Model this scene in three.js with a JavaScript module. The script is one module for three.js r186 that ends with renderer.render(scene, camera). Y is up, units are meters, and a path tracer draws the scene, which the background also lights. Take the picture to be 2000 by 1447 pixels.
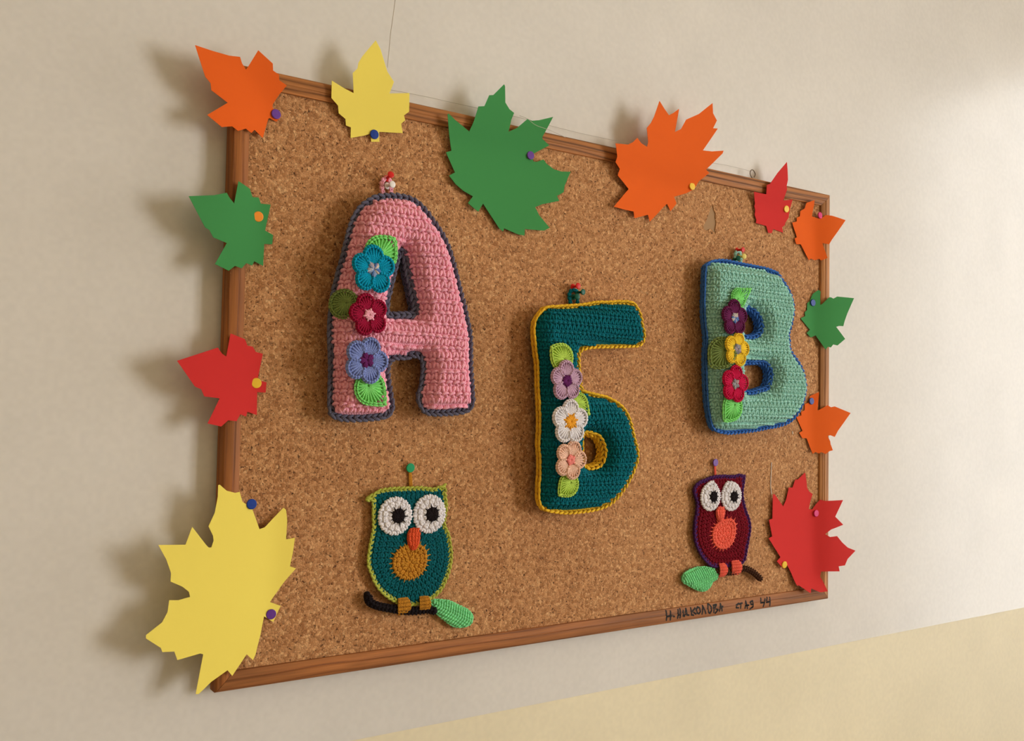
import * as THREE from 'three';
import { mergeGeometries, toCreasedNormals } from 'three/addons/utils/BufferGeometryUtils.js';
import { RectAreaLightUniformsLib } from 'three/addons/lights/RectAreaLightUniformsLib.js';

// ------------------------------------------------------------------ camera, light, exposure
const scene = new THREE.Scene();
const BOARD_Y = 1.55;                                       // height of the board's centre above the floor
const camera = new THREE.PerspectiveCamera(42.934, 2000 / 1447, 0.05, 30);
camera.rotation.order = 'YXZ';
camera.position.set(-0.7253, BOARD_Y - 0.0278, 0.9136);
camera.rotation.set(0.040018, -0.594878, 0.017872);

const renderer = new THREE.WebGLRenderer({ antialias: true });
renderer.toneMapping = THREE.LinearToneMapping;
renderer.toneMappingExposure = 1.38;
renderer.shadowMap.enabled = true;
RectAreaLightUniformsLib.init();

const ROOM = { x0: -2.9, x1: 2.1, z1: 4.3, h: 3.1 };
const WINDOWS = [{ z0: 0.42, z1: 1.0, y0: 0.4, y1: 2.65 }, { z0: 1.7, z1: 3.0, y0: 0.95, y1: 2.45 }];
scene.background = new THREE.Color(0.86, 0.93, 1.0);
scene.backgroundIntensity = 1.0;
const DAY = [3.6, 14.8];
WINDOWS.forEach((w, i) => {
  const l = new THREE.RectAreaLight(new THREE.Color(1.0, 0.985, 0.965), DAY[i], w.z1 - w.z0, w.y1 - w.y0);
  l.name = 'window_daylight';
  l.position.set(ROOM.x1 + 0.27, (w.y0 + w.y1) / 2, (w.z0 + w.z1) / 2);
  l.lookAt(ROOM.x1 - 1, (w.y0 + w.y1) / 2, (w.z0 + w.z1) / 2);
  scene.add(l);
});

// ------------------------------------------------------------------ measured outlines, in the plane of the board (tenths of a millimetre from its centre; plain millimetres where fractional)
const DATA = {
  leaves: {
    orangeCorner: { pin: [-405.9,259.0], s: 0.392, lift: 1.3, ek: 36.89, pts: [-4906,3034,-4738,3025,-4574,3024,-4467,3039,-4443,2984,-4399,2935,-4373,2983,-4295,3140,-4141,3049,-4131,2985,-4070,2960,-4059,2908,-3979,2876,-4046,2777,-4100,2675,-4100,2645,-4054,2605,-4011,2564,-4052,2515,-4124,2537,-4137,2524,-4191,2323,-4283,2381,-4317,2341,-4377,2370,-4457,2329,-4519,2359,-4623,2328,-4768,2411,-4571,2574,-4736,2654,-4745,2718,-4798,2765] },
    yellowTop: { pin: [-298.5,258.0], s: 0.308, lift: 1.3, ek: 42.02, pts: [-3072,3515,-3011,3438,-2913,3231,-2827,3143,-2846,3080,-2866,3017,-2636,3065,-2618,2875,-2672,2828,-2651,2781,-2693,2739,-2662,2648,-2933,2615,-2923,2513,-3016,2497,-3032,2578,-3107,2545,-3253,2495,-3258,2603,-3314,2612,-3328,2674,-3409,2715,-3426,2787,-3507,2846,-3521,3013,-3376,2967,-3269,2941,-3299,3136,-3251,3191,-3245,3250,-3208,3323] },
    greenTop: { pin: [-97.7,269.0], s: 0.57, lift: 1.3, ek: 30.99, pts: [-1473,3386,-1458,3366,-1436,3191,-1370,3129,-1301,3101,-1328,3020,-1342,2887,-1236,2946,-1105,3071,-1042,3062,-943,3086,-751,3158,-865,2909,-857,2890,-745,2836,-901,2739,-939,2713,-934,2629,-881,2630,-788,2673,-737,2631,-625,2582,-516,2572,-380,2589,-423,2500,-467,2403,-480,2326,-576,2268,-545,2212,-793,2138,-895,2090,-839,2001,-689,1868,-771,1824,-1047,1809,-1054,1731,-1146,1734,-1340,1780,-1358,1741,-1406,1767,-1631,2027,-1698,1923,-1838,2002,-1770,2089,-1896,2130,-2005,2190,-2092,2272,-2014,2320,-2137,2523,-2065,2554,-2093,2657,-2140,2790,-2182,2916,-2167,2925,-2075,2879,-1863,2797,-1829,2900,-1792,3076,-1713,3095,-1663,3224,-1608,3238] },
    orangeTop: { pin: [165.0,271.1], s: 0.6, lift: 1.3, ek: 30.33, pts: [866,3653,963,3573,1051,3510,1128,3553,1225,3626,1182,3323,1287,3379,1366,3514,1589,3630,1820,3816,1843,3686,1923,3605,1864,3493,1950,3503,1715,3177,1878,3191,2090,3234,2078,3197,1822,2947,1892,2913,1746,2790,1689,2676,1558,2608,1339,2530,1386,2447,1275,2330,1211,2419,1128,2352,1046,2273,893,2140,864,2226,616,2146,606,2232,469,2231,254,2239,516,2504,422,2573,313,2642,333,2722,233,2787,243,2849,170,2993,385,3018,466,3063,530,3127,613,3075,721,3051,728,3112,677,3276,744,3353,791,3442] },
    redTop: { pin: [354.6,266.3], s: 0.473, lift: 1.3, ek: 33.66, pts: [3379,3292,3413,3181,3449,3053,3442,2972,3465,2922,3438,2765,3627,2806,3607,2548,3539,2465,3525,2426,3470,2391,3488,2313,3274,2339,3240,2276,3162,2273,3122,2365,2900,2378,2909,2428,2872,2487,2884,2560,2856,2610,2866,2647,2792,2794,3055,2798,3026,2920,3088,2946,3212,3115] },
    orangeRight: { pin: [425.5,265.9], s: 0.6, lift: 1.3, ek: 30.33, pts: [4087,2858,4108,2794,4110,2630,4204,2617,4269,2607,4350,2671,4459,2670,4716,2629,4457,2315,4405,2238,4294,2246,4373,2030,4267,1985,4241,2009,4164,1984,4088,2000,4039,1972,3865,2188,3761,2176,3728,2253,3779,2283,3673,2480,3776,2512,3780,2569,3846,2596,3847,2674,3926,2717,3932,2798] },
    greenRight: { pin: [415.0,135.4], s: 0.434, lift: 1.3, ek: 35.04, pts: [4232,1545,4259,1542,4275,1523,4269,1460,4270,1327,4305,1344,4418,1449,4451,1451,4500,1434,4569,1470,4904,1468,4767,1229,4713,1114,4685,1034,4598,1032,4547,1016,4716,844,4563,739,4485,751,4440,704,4389,714,4346,671,4189,871,4096,837,4014,898,4083,952,3965,1042,3882,1106,3984,1145,3978,1203,4026,1233,4031,1339,4081,1370,4142,1484] },
    orangeLowRight: { pin: [412.9,-9.6], s: 0.388, lift: 1.3, ek: 37.08, pts: [4256,41,4230,-225,4253,-224,4404,-151,4466,-180,4534,-166,4844,-259,4590,-525,4527,-616,4449,-592,4397,-601,4441,-682,4445,-721,4484,-813,4421,-826,4353,-867,4278,-838,4237,-861,4184,-837,4131,-865,4020,-637,3927,-639,3858,-560,3933,-530,3797,-331,3911,-307,3906,-257,3983,-232,3989,-140,4073,-119,4093,-25] },
    redRight: { pin: [422.9,-173.5], s: 0.6, lift: 1.3, ek: 30.33, pts: [3988,-1134,4019,-1241,4045,-1362,4086,-1411,4160,-1453,4119,-1552,4087,-1671,4156,-1676,4226,-1595,4283,-1535,4369,-1555,4684,-1548,4537,-1788,4689,-1912,4463,-1974,4362,-2038,4445,-2083,4569,-2074,4663,-2169,4770,-2249,4930,-2304,4762,-2416,4702,-2507,4581,-2513,4596,-2587,4411,-2579,4279,-2578,4258,-2646,4294,-2712,4356,-2860,4196,-2860,4037,-2795,3991,-2856,3792,-2733,3750,-2733,3674,-2563,3581,-2426,3498,-2481,3355,-2363,3440,-2312,3300,-2160,3181,-2030,3261,-2010,3189,-1775,3266,-1763,3269,-1567,3270,-1425,3306,-1420,3510,-1601,3571,-1516,3631,-1339,3711,-1344,3772,-1230,3827,-1233] },
    greenLeft: { pin: [-421.0,154.6], s: 0.6, lift: 1.3, ek: 30.33, pts: [-4920,1619,-4681,1667,-4556,1712,-4532,1675,-4478,1622,-4441,1845,-4317,1798,-4282,1723,-4213,1733,-4186,1677,-4083,1685,-4134,1421,-4050,1387,-4057,1293,-4139,1287,-4146,1069,-4243,1102,-4267,1057,-4333,1071,-4381,1013,-4453,1027,-4517,973,-4655,1020,-4542,1234,-4678,1269,-4716,1334,-4758,1351] },
    redLeft: { pin: [-417.9,-7.9], s: 0.526, lift: 1.3, ek: 32.06, pts: [-4978,99,-4599,241,-4554,186,-4511,161,-4476,382,-4322,338,-4292,278,-4232,273,-4199,224,-4122,210,-4169,-48,-4074,-68,-4081,-168,-4169,-166,-4167,-388,-4270,-358,-4286,-403,-4347,-382,-4386,-448,-4474,-440,-4542,-498,-4677,-470,-4564,-234,-4714,-220,-4745,-155,-4806,-130] },
    yellowLow: { pin: [-396.3,-232.8], s: 0.216, lift: 1.3, ek: 52.31, pts: [-4565,-1042,-4549,-1039,-4479,-1098,-4393,-1123,-4347,-1116,-4315,-1211,-4214,-1274,-4159,-1400,-4122,-1488,-4065,-1473,-3880,-1293,-3853,-1316,-3835,-1421,-3838,-1608,-3747,-1597,-3762,-1744,-3786,-1877,-3723,-1902,-3837,-2023,-3980,-2207,-3868,-2257,-3940,-2405,-4038,-2338,-4071,-2504,-4124,-2686,-4150,-2733,-4212,-2670,-4355,-2846,-4402,-2787,-4558,-2865,-4678,-2954,-4705,-2949,-4642,-2601,-4670,-2589,-4883,-2614,-4913,-2533,-5021,-2521,-5037,-2481,-5171,-2378,-5172,-2348,-5032,-2255,-4986,-2170,-4975,-2065,-4892,-2075,-4783,-2058,-4796,-2010,-4858,-1956,-4969,-1898,-4968,-1821,-5016,-1694,-5094,-1557,-4846,-1575,-4792,-1416,-4650,-1595,-4624,-1621,-4600,-1620,-4581,-1561,-4589,-1513,-4637,-1422,-4583,-1299,-4562,-1150] },
  },
  tacks: [["purple",-406.2,258.6],["blue",-299.0,257.7],["purple",-98.4,268.7],["yellow",164.0,270.8],["yellow",353.4,266.0],["magenta",424.8,265.6],["blue",413.7,135.2],["blue",411.7,-9.6],["magenta",421.7,-173.3],["yellow",351.4,-242.3],["orange",-421.4,154.4],["yellow",-418.3,-7.9],["blue",-422.1,-123.9],["purple",-396.7,-232.5],["green",-247.6,-93.3],["purple",213.6,-95.7]],
  pins: [["A","red",-283.6,212.7,-284.2,215.4],["A","white",-283.1,205.1,-281.9,205.0],["B","red",-32.9,119.5,-32.9,119.8],["B","green",-26.7,113.1,-24.8,113.2],["B","green",-31.9,107.3,-34.1,106.8],["V","red",250.6,195.2,252.1,194.4],["V","yellow",257.9,186.6,254.3,185.5],["V","green",248.2,181.8,243.0,182.1]],
  loops: [[-2872,1950,-2888,2001,-2898,2052,-2882,2110,-2837,2138,-2798,2107,-2788,2055,-2784,2008,-2785,1963],[-355,983,-375,1032,-383,1106,-358,1147,-309,1166,-271,1146,-259,1087,-258,1042,-257,997],[2499,1778,2482,1829,2477,1887,2485,1926,2527,1946,2569,1924,2591,1870,2592,1826,2584,1772]],
  eye: [2892,2989,2888,3007,2845,3054,2832,3088,2844,3122,2870,3137,2897,3126,2927,3085,2917,3056,2899,3035],
  torn: [2077,2536,2097,2460,2132,2412,2128,2359,2149,2291,2125,2201,2143,2133,2057,2189,2028,2192,1972,2161,1911,2175,1899,2217,1958,2302,2005,2413],
  line1: [-2837,3127,-2761,3129,-2528,3138,-2273,3144,-2067,3144,-1659,3146,-1144,3148,-564,3133,-184,3126,414,3130,2103,3127,2403,3140,2789,3138,2920,3131],
  line2: [-1288,3049,-1219,3041,-1158,3028,-1097,2996,-1035,2978,-955,2970,-865,2961,-636,3001,-505,2977],
  strokes: [[1260,-2837,1253,-2891,1246,-2949],[1332,-2850,1322,-2898,1313,-2953],[1254,-2907,1307,-2905,1364,-2901],[1373,-2917,1384,-2918],[1467,-2846,1457,-2890,1442,-2945],[1503,-2838,1499,-2894,1484,-2945],[1457,-2909,1499,-2898],[1551,-2862,1541,-2925,1559,-2935,1583,-2903,1604,-2848],[1609,-2845,1606,-2921,1642,-2928],[1694,-2846,1690,-2930,1727,-2938],[1769,-2854,1711,-2890,1770,-2927],[1820,-2846,1788,-2871,1793,-2918,1829,-2929,1856,-2901,1850,-2859,1820,-2846],[1883,-2939,1915,-2838,1952,-2939],[2018,-2827,1999,-2878,2007,-2933,2031,-2945,2058,-2915,2065,-2869,2040,-2834,2018,-2827],[2109,-2854,2103,-2943],[2109,-2854,2168,-2849,2124,-2891,2183,-2916,2130,-2954],[2208,-2935,2246,-2845,2258,-2936],[2219,-2901,2280,-2883],[2588,-2874,2538,-2894,2533,-2924,2577,-2930],[2594,-2882,2657,-2877],[2626,-2879,2617,-2938],[2705,-2947,2733,-2858,2752,-2956],[2716,-2916,2780,-2915],[2868,-2867,2821,-2876,2822,-2908,2865,-2913],[2868,-2867,2866,-2943,2805,-2969],[3041,-2852,3021,-2907,3096,-2910],[3120,-2865,3072,-2964],[3168,-2852,3138,-2913,3205,-2909],[3220,-2857,3206,-2966]],
  chips: [[372.5,-53.4],[373.3,-58.0]],
  thread: [3288,-977,3279,-1136,3270,-1301,3292,-1424],
  crack: [-2698,4153,-2728,3890,-2744,3773,-2751,3672,-2758,3572,-2767,3471,-2771,3385],
  letters: {
    A: { out: [-2905,1935,-3052,1895,-3172,1811,-3258,1713,-3320,1582,-3368,1404,-3413,1208,-3462,1022,-3504,828,-3517,700,-3525,607,-3528,457,-3522,309,-3508,111,-3506,-88,-3503,-286,-3476,-384,-3417,-428,-3277,-442,-3113,-441,-2946,-425,-2833,-403,-2778,-346,-2762,-263,-2788,-150,-2815,-17,-2830,117,-2803,185,-2734,209,-2641,203,-2548,238,-2476,226,-2456,153,-2460,47,-2475,-59,-2502,-154,-2488,-248,-2439,-321,-2390,-362,-2269,-377,-2122,-370,-1973,-358,-1847,-324,-1791,-258,-1787,-148,-1804,15,-1820,178,-1825,396,-1842,560,-1877,689,-1912,821,-1966,977,-2014,1136,-2068,1294,-2128,1450,-2218,1602,-2320,1719,-2432,1834,-2542,1915,-2685,1953,-2790,1951], holes: [[-2738,1352,-2705,1355,-2668,1275,-2635,1131,-2596,998,-2557,853,-2532,781,-2536,712,-2571,684,-2688,681,-2815,661,-2867,673,-2875,776,-2866,850,-2834,977,-2803,1115,-2766,1254]] },
    B: { out: [-909,862,-847,913,-719,934,-459,967,-259,995,-124,1029,83,1049,251,1070,437,1077,525,1056,584,994,637,909,661,800,699,691,693,602,636,521,447,490,234,474,24,463,-113,451,-235,429,-315,404,-334,355,-325,250,-309,93,-280,-33,-172,-62,-56,-81,88,-105,234,-158,353,-224,459,-347,522,-505,570,-653,618,-790,612,-893,561,-1017,495,-1129,400,-1250,299,-1347,155,-1441,-30,-1488,-241,-1506,-447,-1512,-650,-1492,-796,-1459,-876,-1407,-910,-1301,-913,-1164,-903,-1006,-907,-847,-923,-689,-919,-583,-915,-424,-925,-266,-931,-182,-948,21,-958,225,-987,376,-1009,528,-1018,660,-995,754,-952,818], holes: [[-238,-551,-118,-568,-18,-601,48,-684,78,-773,58,-873,2,-944,-125,-974,-216,-956,-253,-868,-258,-748,-257,-639]] },
    V: { out: [1760,1669,1845,1720,2004,1755,2152,1766,2316,1759,2482,1752,2680,1747,2880,1738,3070,1717,3173,1692,3264,1610,3369,1519,3461,1406,3500,1298,3524,1189,3502,1066,3465,943,3406,779,3445,774,3430,668,3494,577,3591,496,3672,415,3738,311,3779,185,3797,79,3773,-29,3725,-146,3662,-243,3566,-339,3424,-424,3206,-477,2976,-508,2751,-539,2530,-560,2313,-575,2143,-575,2002,-550,1905,-501,1855,-384,1811,-218,1788,-23,1772,171,1762,367,1767,563,1774,668,1745,853,1723,1038,1721,1178,1726,1319,1730,1460,1735,1582], holes: [[2545,1151,2644,1134,2730,1092,2802,1038,2846,953,2847,855,2790,793,2677,752,2550,750,2487,765,2478,900,2498,1046],[2505,388,2666,405,2815,416,2944,401,3036,317,3052,235,3023,130,2985,67,2850,28,2671,-7,2553,-5,2509,24,2499,196]] },
  },
  deco: {"A":{"flowers":[["teal",-314.9,108.7,24.2,23.9],["crimson",-318.6,62.9,20.7,22.5],["slate",-320.2,17.2,24.9,23.0]],"leaves":[["fresh",-304.9,126.6,19.4,17.7,-290.4,143.1],["olive",-339.8,73.0,14.6,17.0,-353.3,70.3],["fresh",-313.7,-10.4,20.5,16.5,-296.7,-26.2]]},"B":{"flowers":[["mauve",-67.7,4.8,25.6,21.9],["white",-61.5,-41.9,29.5,23.9],["peach",-60.6,-85.8,24.7,21.6]],"leaves":[["lime",-71.9,31.7,20.1,15.8,-87.2,42.6],["lime",-47.3,-22.2,17.5,14.2,-31.4,-33.0],["lime",-59.2,-114.3,20.4,14.0,-72.7,-125.7]]},"V":{"flowers":[["plum",208.1,96.1,26.8,22.7],["yellow",213.4,55.2,25.6,21.9],["raspberry",210.3,9.4,28.3,22.8]],"leaves":[["fresh",219.8,123.3,21.0,13.5,242.7,137.3],["olive",192.7,49.8,21.5,20.2,176.2,31.3],["fresh",210.4,-21.0,26.0,17.9,195.0,-39.4]]}},
  owls: [
    {"out":[-2978,-1225,-2923,-1182,-2825,-1140,-2710,-1131,-2564,-1129,-2490,-1129,-2340,-1134,-2188,-1152,-2127,-1130,-2080,-1129,-2049,-1159,-2050,-1226,-2030,-1308,-2028,-1375,-2047,-1562,-1998,-1645,-1972,-1755,-1950,-1890,-1966,-2024,-2010,-2140,-2069,-2255,-2159,-2326,-2280,-2381,-2459,-2395,-2606,-2361,-2738,-2283,-2855,-2170,-2929,-2036,-2974,-1906,-2964,-1767,-2940,-1628,-2921,-1540,-2934,-1412,-2934,-1310,-2942,-1258],"eyes":[[-267.5,-143.0,20.5,20.7],[-226.4,-142.7,20.3,21.4]],"pupils":[[-264.8,-142.7],[-224.3,-143.0]],"beak":[-245.2,-168.3,9.3,12.4],"belly":[-248.8,-192.5,25.3,22.2],"branch":[-2966,-2223,-2943,-2295,-2850,-2349,-2721,-2385,-2531,-2433,-2398,-2447,-2248,-2450,-2148,-2484],"feet":[[-255.4,-238.3,8.2,8.9],[-230.4,-238.4,7.3,8.5]],"leaf":[-2212,-2368,-2159,-2356,-1957,-2393,-1845,-2451,-1733,-2510,-1667,-2591,-1697,-2670,-1792,-2693,-1919,-2669,-2030,-2592,-2124,-2516,-2172,-2444],"cord":[-2471,-938,-2476,-1135,-2442,-1136]},
    {"out":[1705,-1307,1752,-1225,1889,-1173,2067,-1135,2269,-1129,2474,-1139,2557,-1122,2663,-1151,2660,-1237,2634,-1381,2667,-1527,2711,-1631,2775,-1750,2794,-1881,2758,-2039,2721,-2181,2697,-2280,2614,-2346,2407,-2358,2183,-2355,2043,-2329,1923,-2250,1804,-2117,1743,-1988,1719,-1876,1730,-1696,1757,-1600,1766,-1490,1725,-1391],"eyes":[[197.9,-140.5,19.0,19.1],[237.7,-141.2,19.8,20.3]],"pupils":[[201.8,-140.0],[240.7,-141.5]],"beak":[216.3,-163.8,9.9,10.2],"belly":[224.0,-191.7,27.0,23.3],"branch":[2143,-2401,2408,-2436,2656,-2404,2826,-2463,3010,-2588],"feet":[[222.9,-238.9,7.8,9.0],[248.1,-237.7,10.3,9.8]],"leaf":[1520,-2459,1548,-2393,1690,-2336,1865,-2322,2043,-2350,2163,-2395,2194,-2454,2145,-2513,2085,-2529,2026,-2608,1909,-2646,1752,-2603,1597,-2528,1536,-2495],"cord":[2142,-962,2132,-1123,2169,-1124]},
  ],
};

// ------------------------------------------------------------------ helpers
const MM = 0.001;
function rng(seed) { let a = seed >>> 0; return () => { a = (a + 0x6D2B79F5) | 0; let t = Math.imul(a ^ (a >>> 15), 1 | a); t = (t + Math.imul(t ^ (t >>> 7), 61 | t)) ^ t; return ((t ^ (t >>> 14)) >>> 0) / 4294967296; }; }
const rand = rng(7);
function hash(x, y, s = 0) { let h = Math.imul(x | 0, 374761393) ^ Math.imul(y | 0, 668265263) ^ Math.imul(s | 0, 2147483647 - 5); h = Math.imul(h ^ (h >>> 13), 1274126177); return ((h ^ (h >>> 16)) >>> 0) / 4294967296; }
function vnoise(x, y, s = 0, per = 0) {                     // value noise; per: lattice period, for textures that repeat without a seam
  let i = Math.floor(x), j = Math.floor(y); const f = x - i, g = y - j, u = f * f * (3 - 2 * f), v = g * g * (3 - 2 * g);
  let i1 = i + 1, j1 = j + 1; if (per) { i %= per; j %= per; i1 %= per; j1 %= per; }
  return (hash(i, j, s) * (1 - u) + hash(i1, j, s) * u) * (1 - v) + (hash(i, j1, s) * (1 - u) + hash(i1, j1, s) * u) * v;
}
const clamp = (v, a, b) => Math.min(b, Math.max(a, v)), mix = (a, b, t) => a + (b - a) * t;
const used = {};
function numbered(n) { const k = used[n] = (used[n] ?? -1) + 1; return k ? n + '_' + String(k).padStart(3, '0') : n; }
function lit(o) { o.castShadow = true; o.receiveShadow = true; return o; }
function tag(o, label, category, group) { o.userData.label = label; o.userData.category = category; if (group) o.userData.group = group; return o; }
function thing(name, label, category, [x, y, z], group) { const g = new THREE.Group(); g.name = numbered(name); g.position.set(x * MM, BOARD_Y + y * MM, z * MM); scene.add(g); return tag(g, label, category, group); }
function part(name, geo, mat, parent) { const m = lit(new THREE.Mesh(geo, mat)); m.name = name; parent.add(m); return m; }
function struct(name, geo, mat) { const m = lit(new THREE.Mesh(geo, mat)); m.name = name; m.userData.kind = 'structure'; scene.add(m); return m; }
const V = (x, y, z = 0) => new THREE.Vector3(x, y, z);
const pairs = (a, k = 0.1) => { const r = []; for (let i = 0; i < a.length; i += 2) r.push([a[i] * k, a[i + 1] * k]); return r; };
function smoothClosed(p, n) { return new THREE.CatmullRomCurve3(p.map(([x, y]) => V(x, y)), true, 'centripetal').getSpacedPoints(n).slice(0, n).map((v) => [v.x, v.y]); }
function area(p) { let s = 0; for (let i = 0; i < p.length; i++) { const [a, b] = p[i], [c, d] = p[(i + 1) % p.length]; s += a * d - b * c; } return s / 2; }
function inside(p, x, y) { let r = false; for (let i = 0, j = p.length - 1; i < p.length; j = i++) { const [a, b] = p[i], [c, d] = p[j]; if ((b > y) !== (d > y) && x < (c - a) * (y - b) / (d - b) + a) r = !r; } return r; }
function edgeDistance(p, x, y) { let m = 1e9; for (let i = 0; i < p.length; i++) { const [a, b] = p[i], [c, d] = p[(i + 1) % p.length], ex = c - a, ey = d - b, t = clamp(((x - a) * ex + (y - b) * ey) / (ex * ex + ey * ey || 1), 0, 1), qx = x - a - t * ex, qy = y - b - t * ey; m = Math.min(m, qx * qx + qy * qy); } return Math.sqrt(m); }
function dataTexture(w, h, fn, srgb, wrap = true) {
  const d = new Uint8Array(w * h * 4);
  for (let j = 0; j < h; j++) for (let i = 0; i < w; i++) { const c = fn(i, j), k = (j * w + i) * 4; d[k] = clamp(c[0], 0, 255); d[k + 1] = clamp(c[1], 0, 255); d[k + 2] = clamp(c[2], 0, 255); d[k + 3] = 255; }
  const t = new THREE.DataTexture(d, w, h); t.magFilter = THREE.LinearFilter; t.minFilter = THREE.LinearMipmapLinearFilter; t.generateMipmaps = true;
  if (wrap) t.wrapS = t.wrapT = THREE.RepeatWrapping;
  if (srgb) t.colorSpace = THREE.SRGBColorSpace; t.needsUpdate = true; return t;
}

// yarn pieces: bent ellipsoids, many of them gathered into one geometry (millimetres in, metres out)
const NU = 8, NV = 6;
class Yarn {
  constructor() { this.p = []; this.n = []; this.u = []; this.c = []; this.i = []; this.k = 0; }
  bean(c, t, up, half, rw, rh, tint = 1, bend = 0, taper = 0) {
    t = t.clone().normalize(); const b = new THREE.Vector3().crossVectors(up, t).normalize(), n = new THREE.Vector3().crossVectors(t, b).normalize();
    const col = Array.isArray(tint) ? tint : [tint, tint, tint], u0 = rand() * 3;
    for (let v = 0; v <= NV; v++) {
      const th = Math.PI * v / NV, s = -Math.cos(th), r = Math.pow(Math.sin(th), 0.75) * (1 - taper * (s + 1) / 2);
      for (let w = 0; w <= NU; w++) {
        const a = 2 * Math.PI * w / NU, x = Math.cos(a) * rw * r, y = Math.sin(a) * rh * r, z = s * half, off = bend * (1 - s * s);
        this.p.push((c.x + b.x * (x + off) + n.x * y + t.x * z) * MM, (c.y + b.y * (x + off) + n.y * y + t.y * z) * MM, (c.z + b.z * (x + off) + n.z * y + t.z * z) * MM);
        const nx = Math.cos(a) * Math.sin(th) / rw, ny = Math.sin(a) * Math.sin(th) / rh, nz = s / half, l = Math.hypot(nx, ny, nz) || 1;
        this.n.push((b.x * nx + n.x * ny + t.x * nz) / l, (b.y * nx + n.y * ny + t.y * nz) / l, (b.z * nx + n.z * ny + t.z * nz) / l);
        this.u.push(u0 + w / NU, s * half / 8); this.c.push(...col);
      }
    }
    for (let v = 0; v < NV; v++) for (let w = 0; w < NU; w++) { const q = this.k + v * (NU + 1) + w; if (v) this.i.push(q, q + 1, q + NU + 1); if (v < NV - 1) this.i.push(q + 1, q + NU + 2, q + NU + 1); }
    this.k += (NU + 1) * (NV + 1);
  }
  strand(a, b, r, up, tint = 1, bend = 0, taper = 0) { const d = b.clone().sub(a); this.bean(a.clone().add(b).multiplyScalar(0.5), d, up, d.length() / 2 * 1.08, r, r, tint, bend, taper); }
  add(geo) {                                               // any other indexed geometry, already in metres
    const q = geo.attributes.position, n = geo.attributes.normal, ix = geo.index;
    for (let k = 0; k < q.count; k++) { this.p.push(q.getX(k), q.getY(k), q.getZ(k)); this.n.push(n.getX(k), n.getY(k), n.getZ(k)); this.u.push(q.getX(k) * 120, q.getY(k) * 120); this.c.push(1, 1, 1); }
    for (let k = 0; k < ix.count; k++) this.i.push(ix.getX(k) + this.k);
    this.k += q.count; return this;
  }
  geo() {
    const g = new THREE.BufferGeometry();
    g.setAttribute('position', new THREE.Float32BufferAttribute(this.p, 3)); g.setAttribute('normal', new THREE.Float32BufferAttribute(this.n, 3));
    g.setAttribute('uv', new THREE.Float32BufferAttribute(this.u, 2)); g.setAttribute('color', new THREE.Float32BufferAttribute(this.c, 3)); g.setIndex(this.i); return g;
  }
}
const UP = V(0, 0, 1), jit = (a) => 1 + (rand() - 0.5) * 2 * a;

// ------------------------------------------------------------------ textures and materials
const yarnBump = dataTexture(128, 128, (i, j) => {
  const s = Math.sin((i / 128 * 3 + j / 128 * 4) * 2 * Math.PI) * 0.5 + 0.5, f = vnoise(i / 3 + j * 0.25, j / 9, 3);
  const v = 255 * clamp(0.25 + 0.5 * s + 0.35 * (f - 0.5), 0, 1); return [v, v, v];
});
function yarn(hex, sheen = 0.35) {
  const c = new THREE.Color(hex);
  return new THREE.MeshPhysicalMaterial({ color: c, roughness: 0.92, bumpMap: yarnBump, bumpScale: 0.0005, vertexColors: true, sheen, sheenRoughness: 0.6, sheenColor: c.clone().lerp(new THREE.Color(1, 1, 1), 0.3), specularIntensity: 0.25 });
}
const Y = {
  pink: yarn('#ffb2c6'), charcoal: yarn('#666578'), teal: yarn('#069cc2'), crimson: yarn('#a3163e'), slate: yarn('#8494d2'), fresh: yarn('#8cec80'), olive: yarn('#869c58'),
  deepTeal: yarn('#077180'), mustard: yarn('#ffca38'), lime: yarn('#c2e462'), mauve: yarn('#cfa9c4'), violet: yarn('#6a2766'), white: yarn('#f3eef2'), orange: yarn('#f7ab32'), peach: yarn('#f9cbb3'), coral: yarn('#ff938a'),
  mint: yarn('#a6dcce'), blue: yarn('#3f74c6'), plum: yarn('#6c2355'), yellow: yarn('#ffd63a'), raspberry: yarn('#d0184c'), variegated: yarn('#ffffff'),
  owlTeal: yarn('#0a616b'), owlLime: yarn('#b9bf52'), gold: yarn('#c98a2e'), beak: yarn('#e65a34'), black: yarn('#1c1417'), leafGreen: yarn('#8ae8a2'), owlPurple: yarn('#4e2560'), maroon: yarn('#7c0c20'), owlCoral: yarn('#ff6f5a'), brown: yarn('#4a2c1c'),
};
const VARIEGATED = [[0.50, 0.50, 0.55], [0.10, 0.22, 0.55], [0.72, 0.60, 0.48], [0.55, 0.45, 0.50], [0.28, 0.38, 0.60]], GREY = [[0.32, 0.30, 0.33], [0.42, 0.40, 0.42], [0.25, 0.25, 0.30], [0.50, 0.35, 0.36]];

function paper(hex, seed) {
  const c = new THREE.Color(hex);
  return new THREE.MeshPhysicalMaterial({ color: c, roughness: 0.9, specularIntensity: 0.3, bumpMap: paperBump, bumpScale: 0.00005 });
}
const paperBump = dataTexture(256, 256, (i, j) => { const v = 128 + 70 * (vnoise(i / 2, j / 2, 5) - 0.5) + 60 * (vnoise(i / 7, j / 7, 6) - 0.5); return [v, v, v]; });

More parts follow.
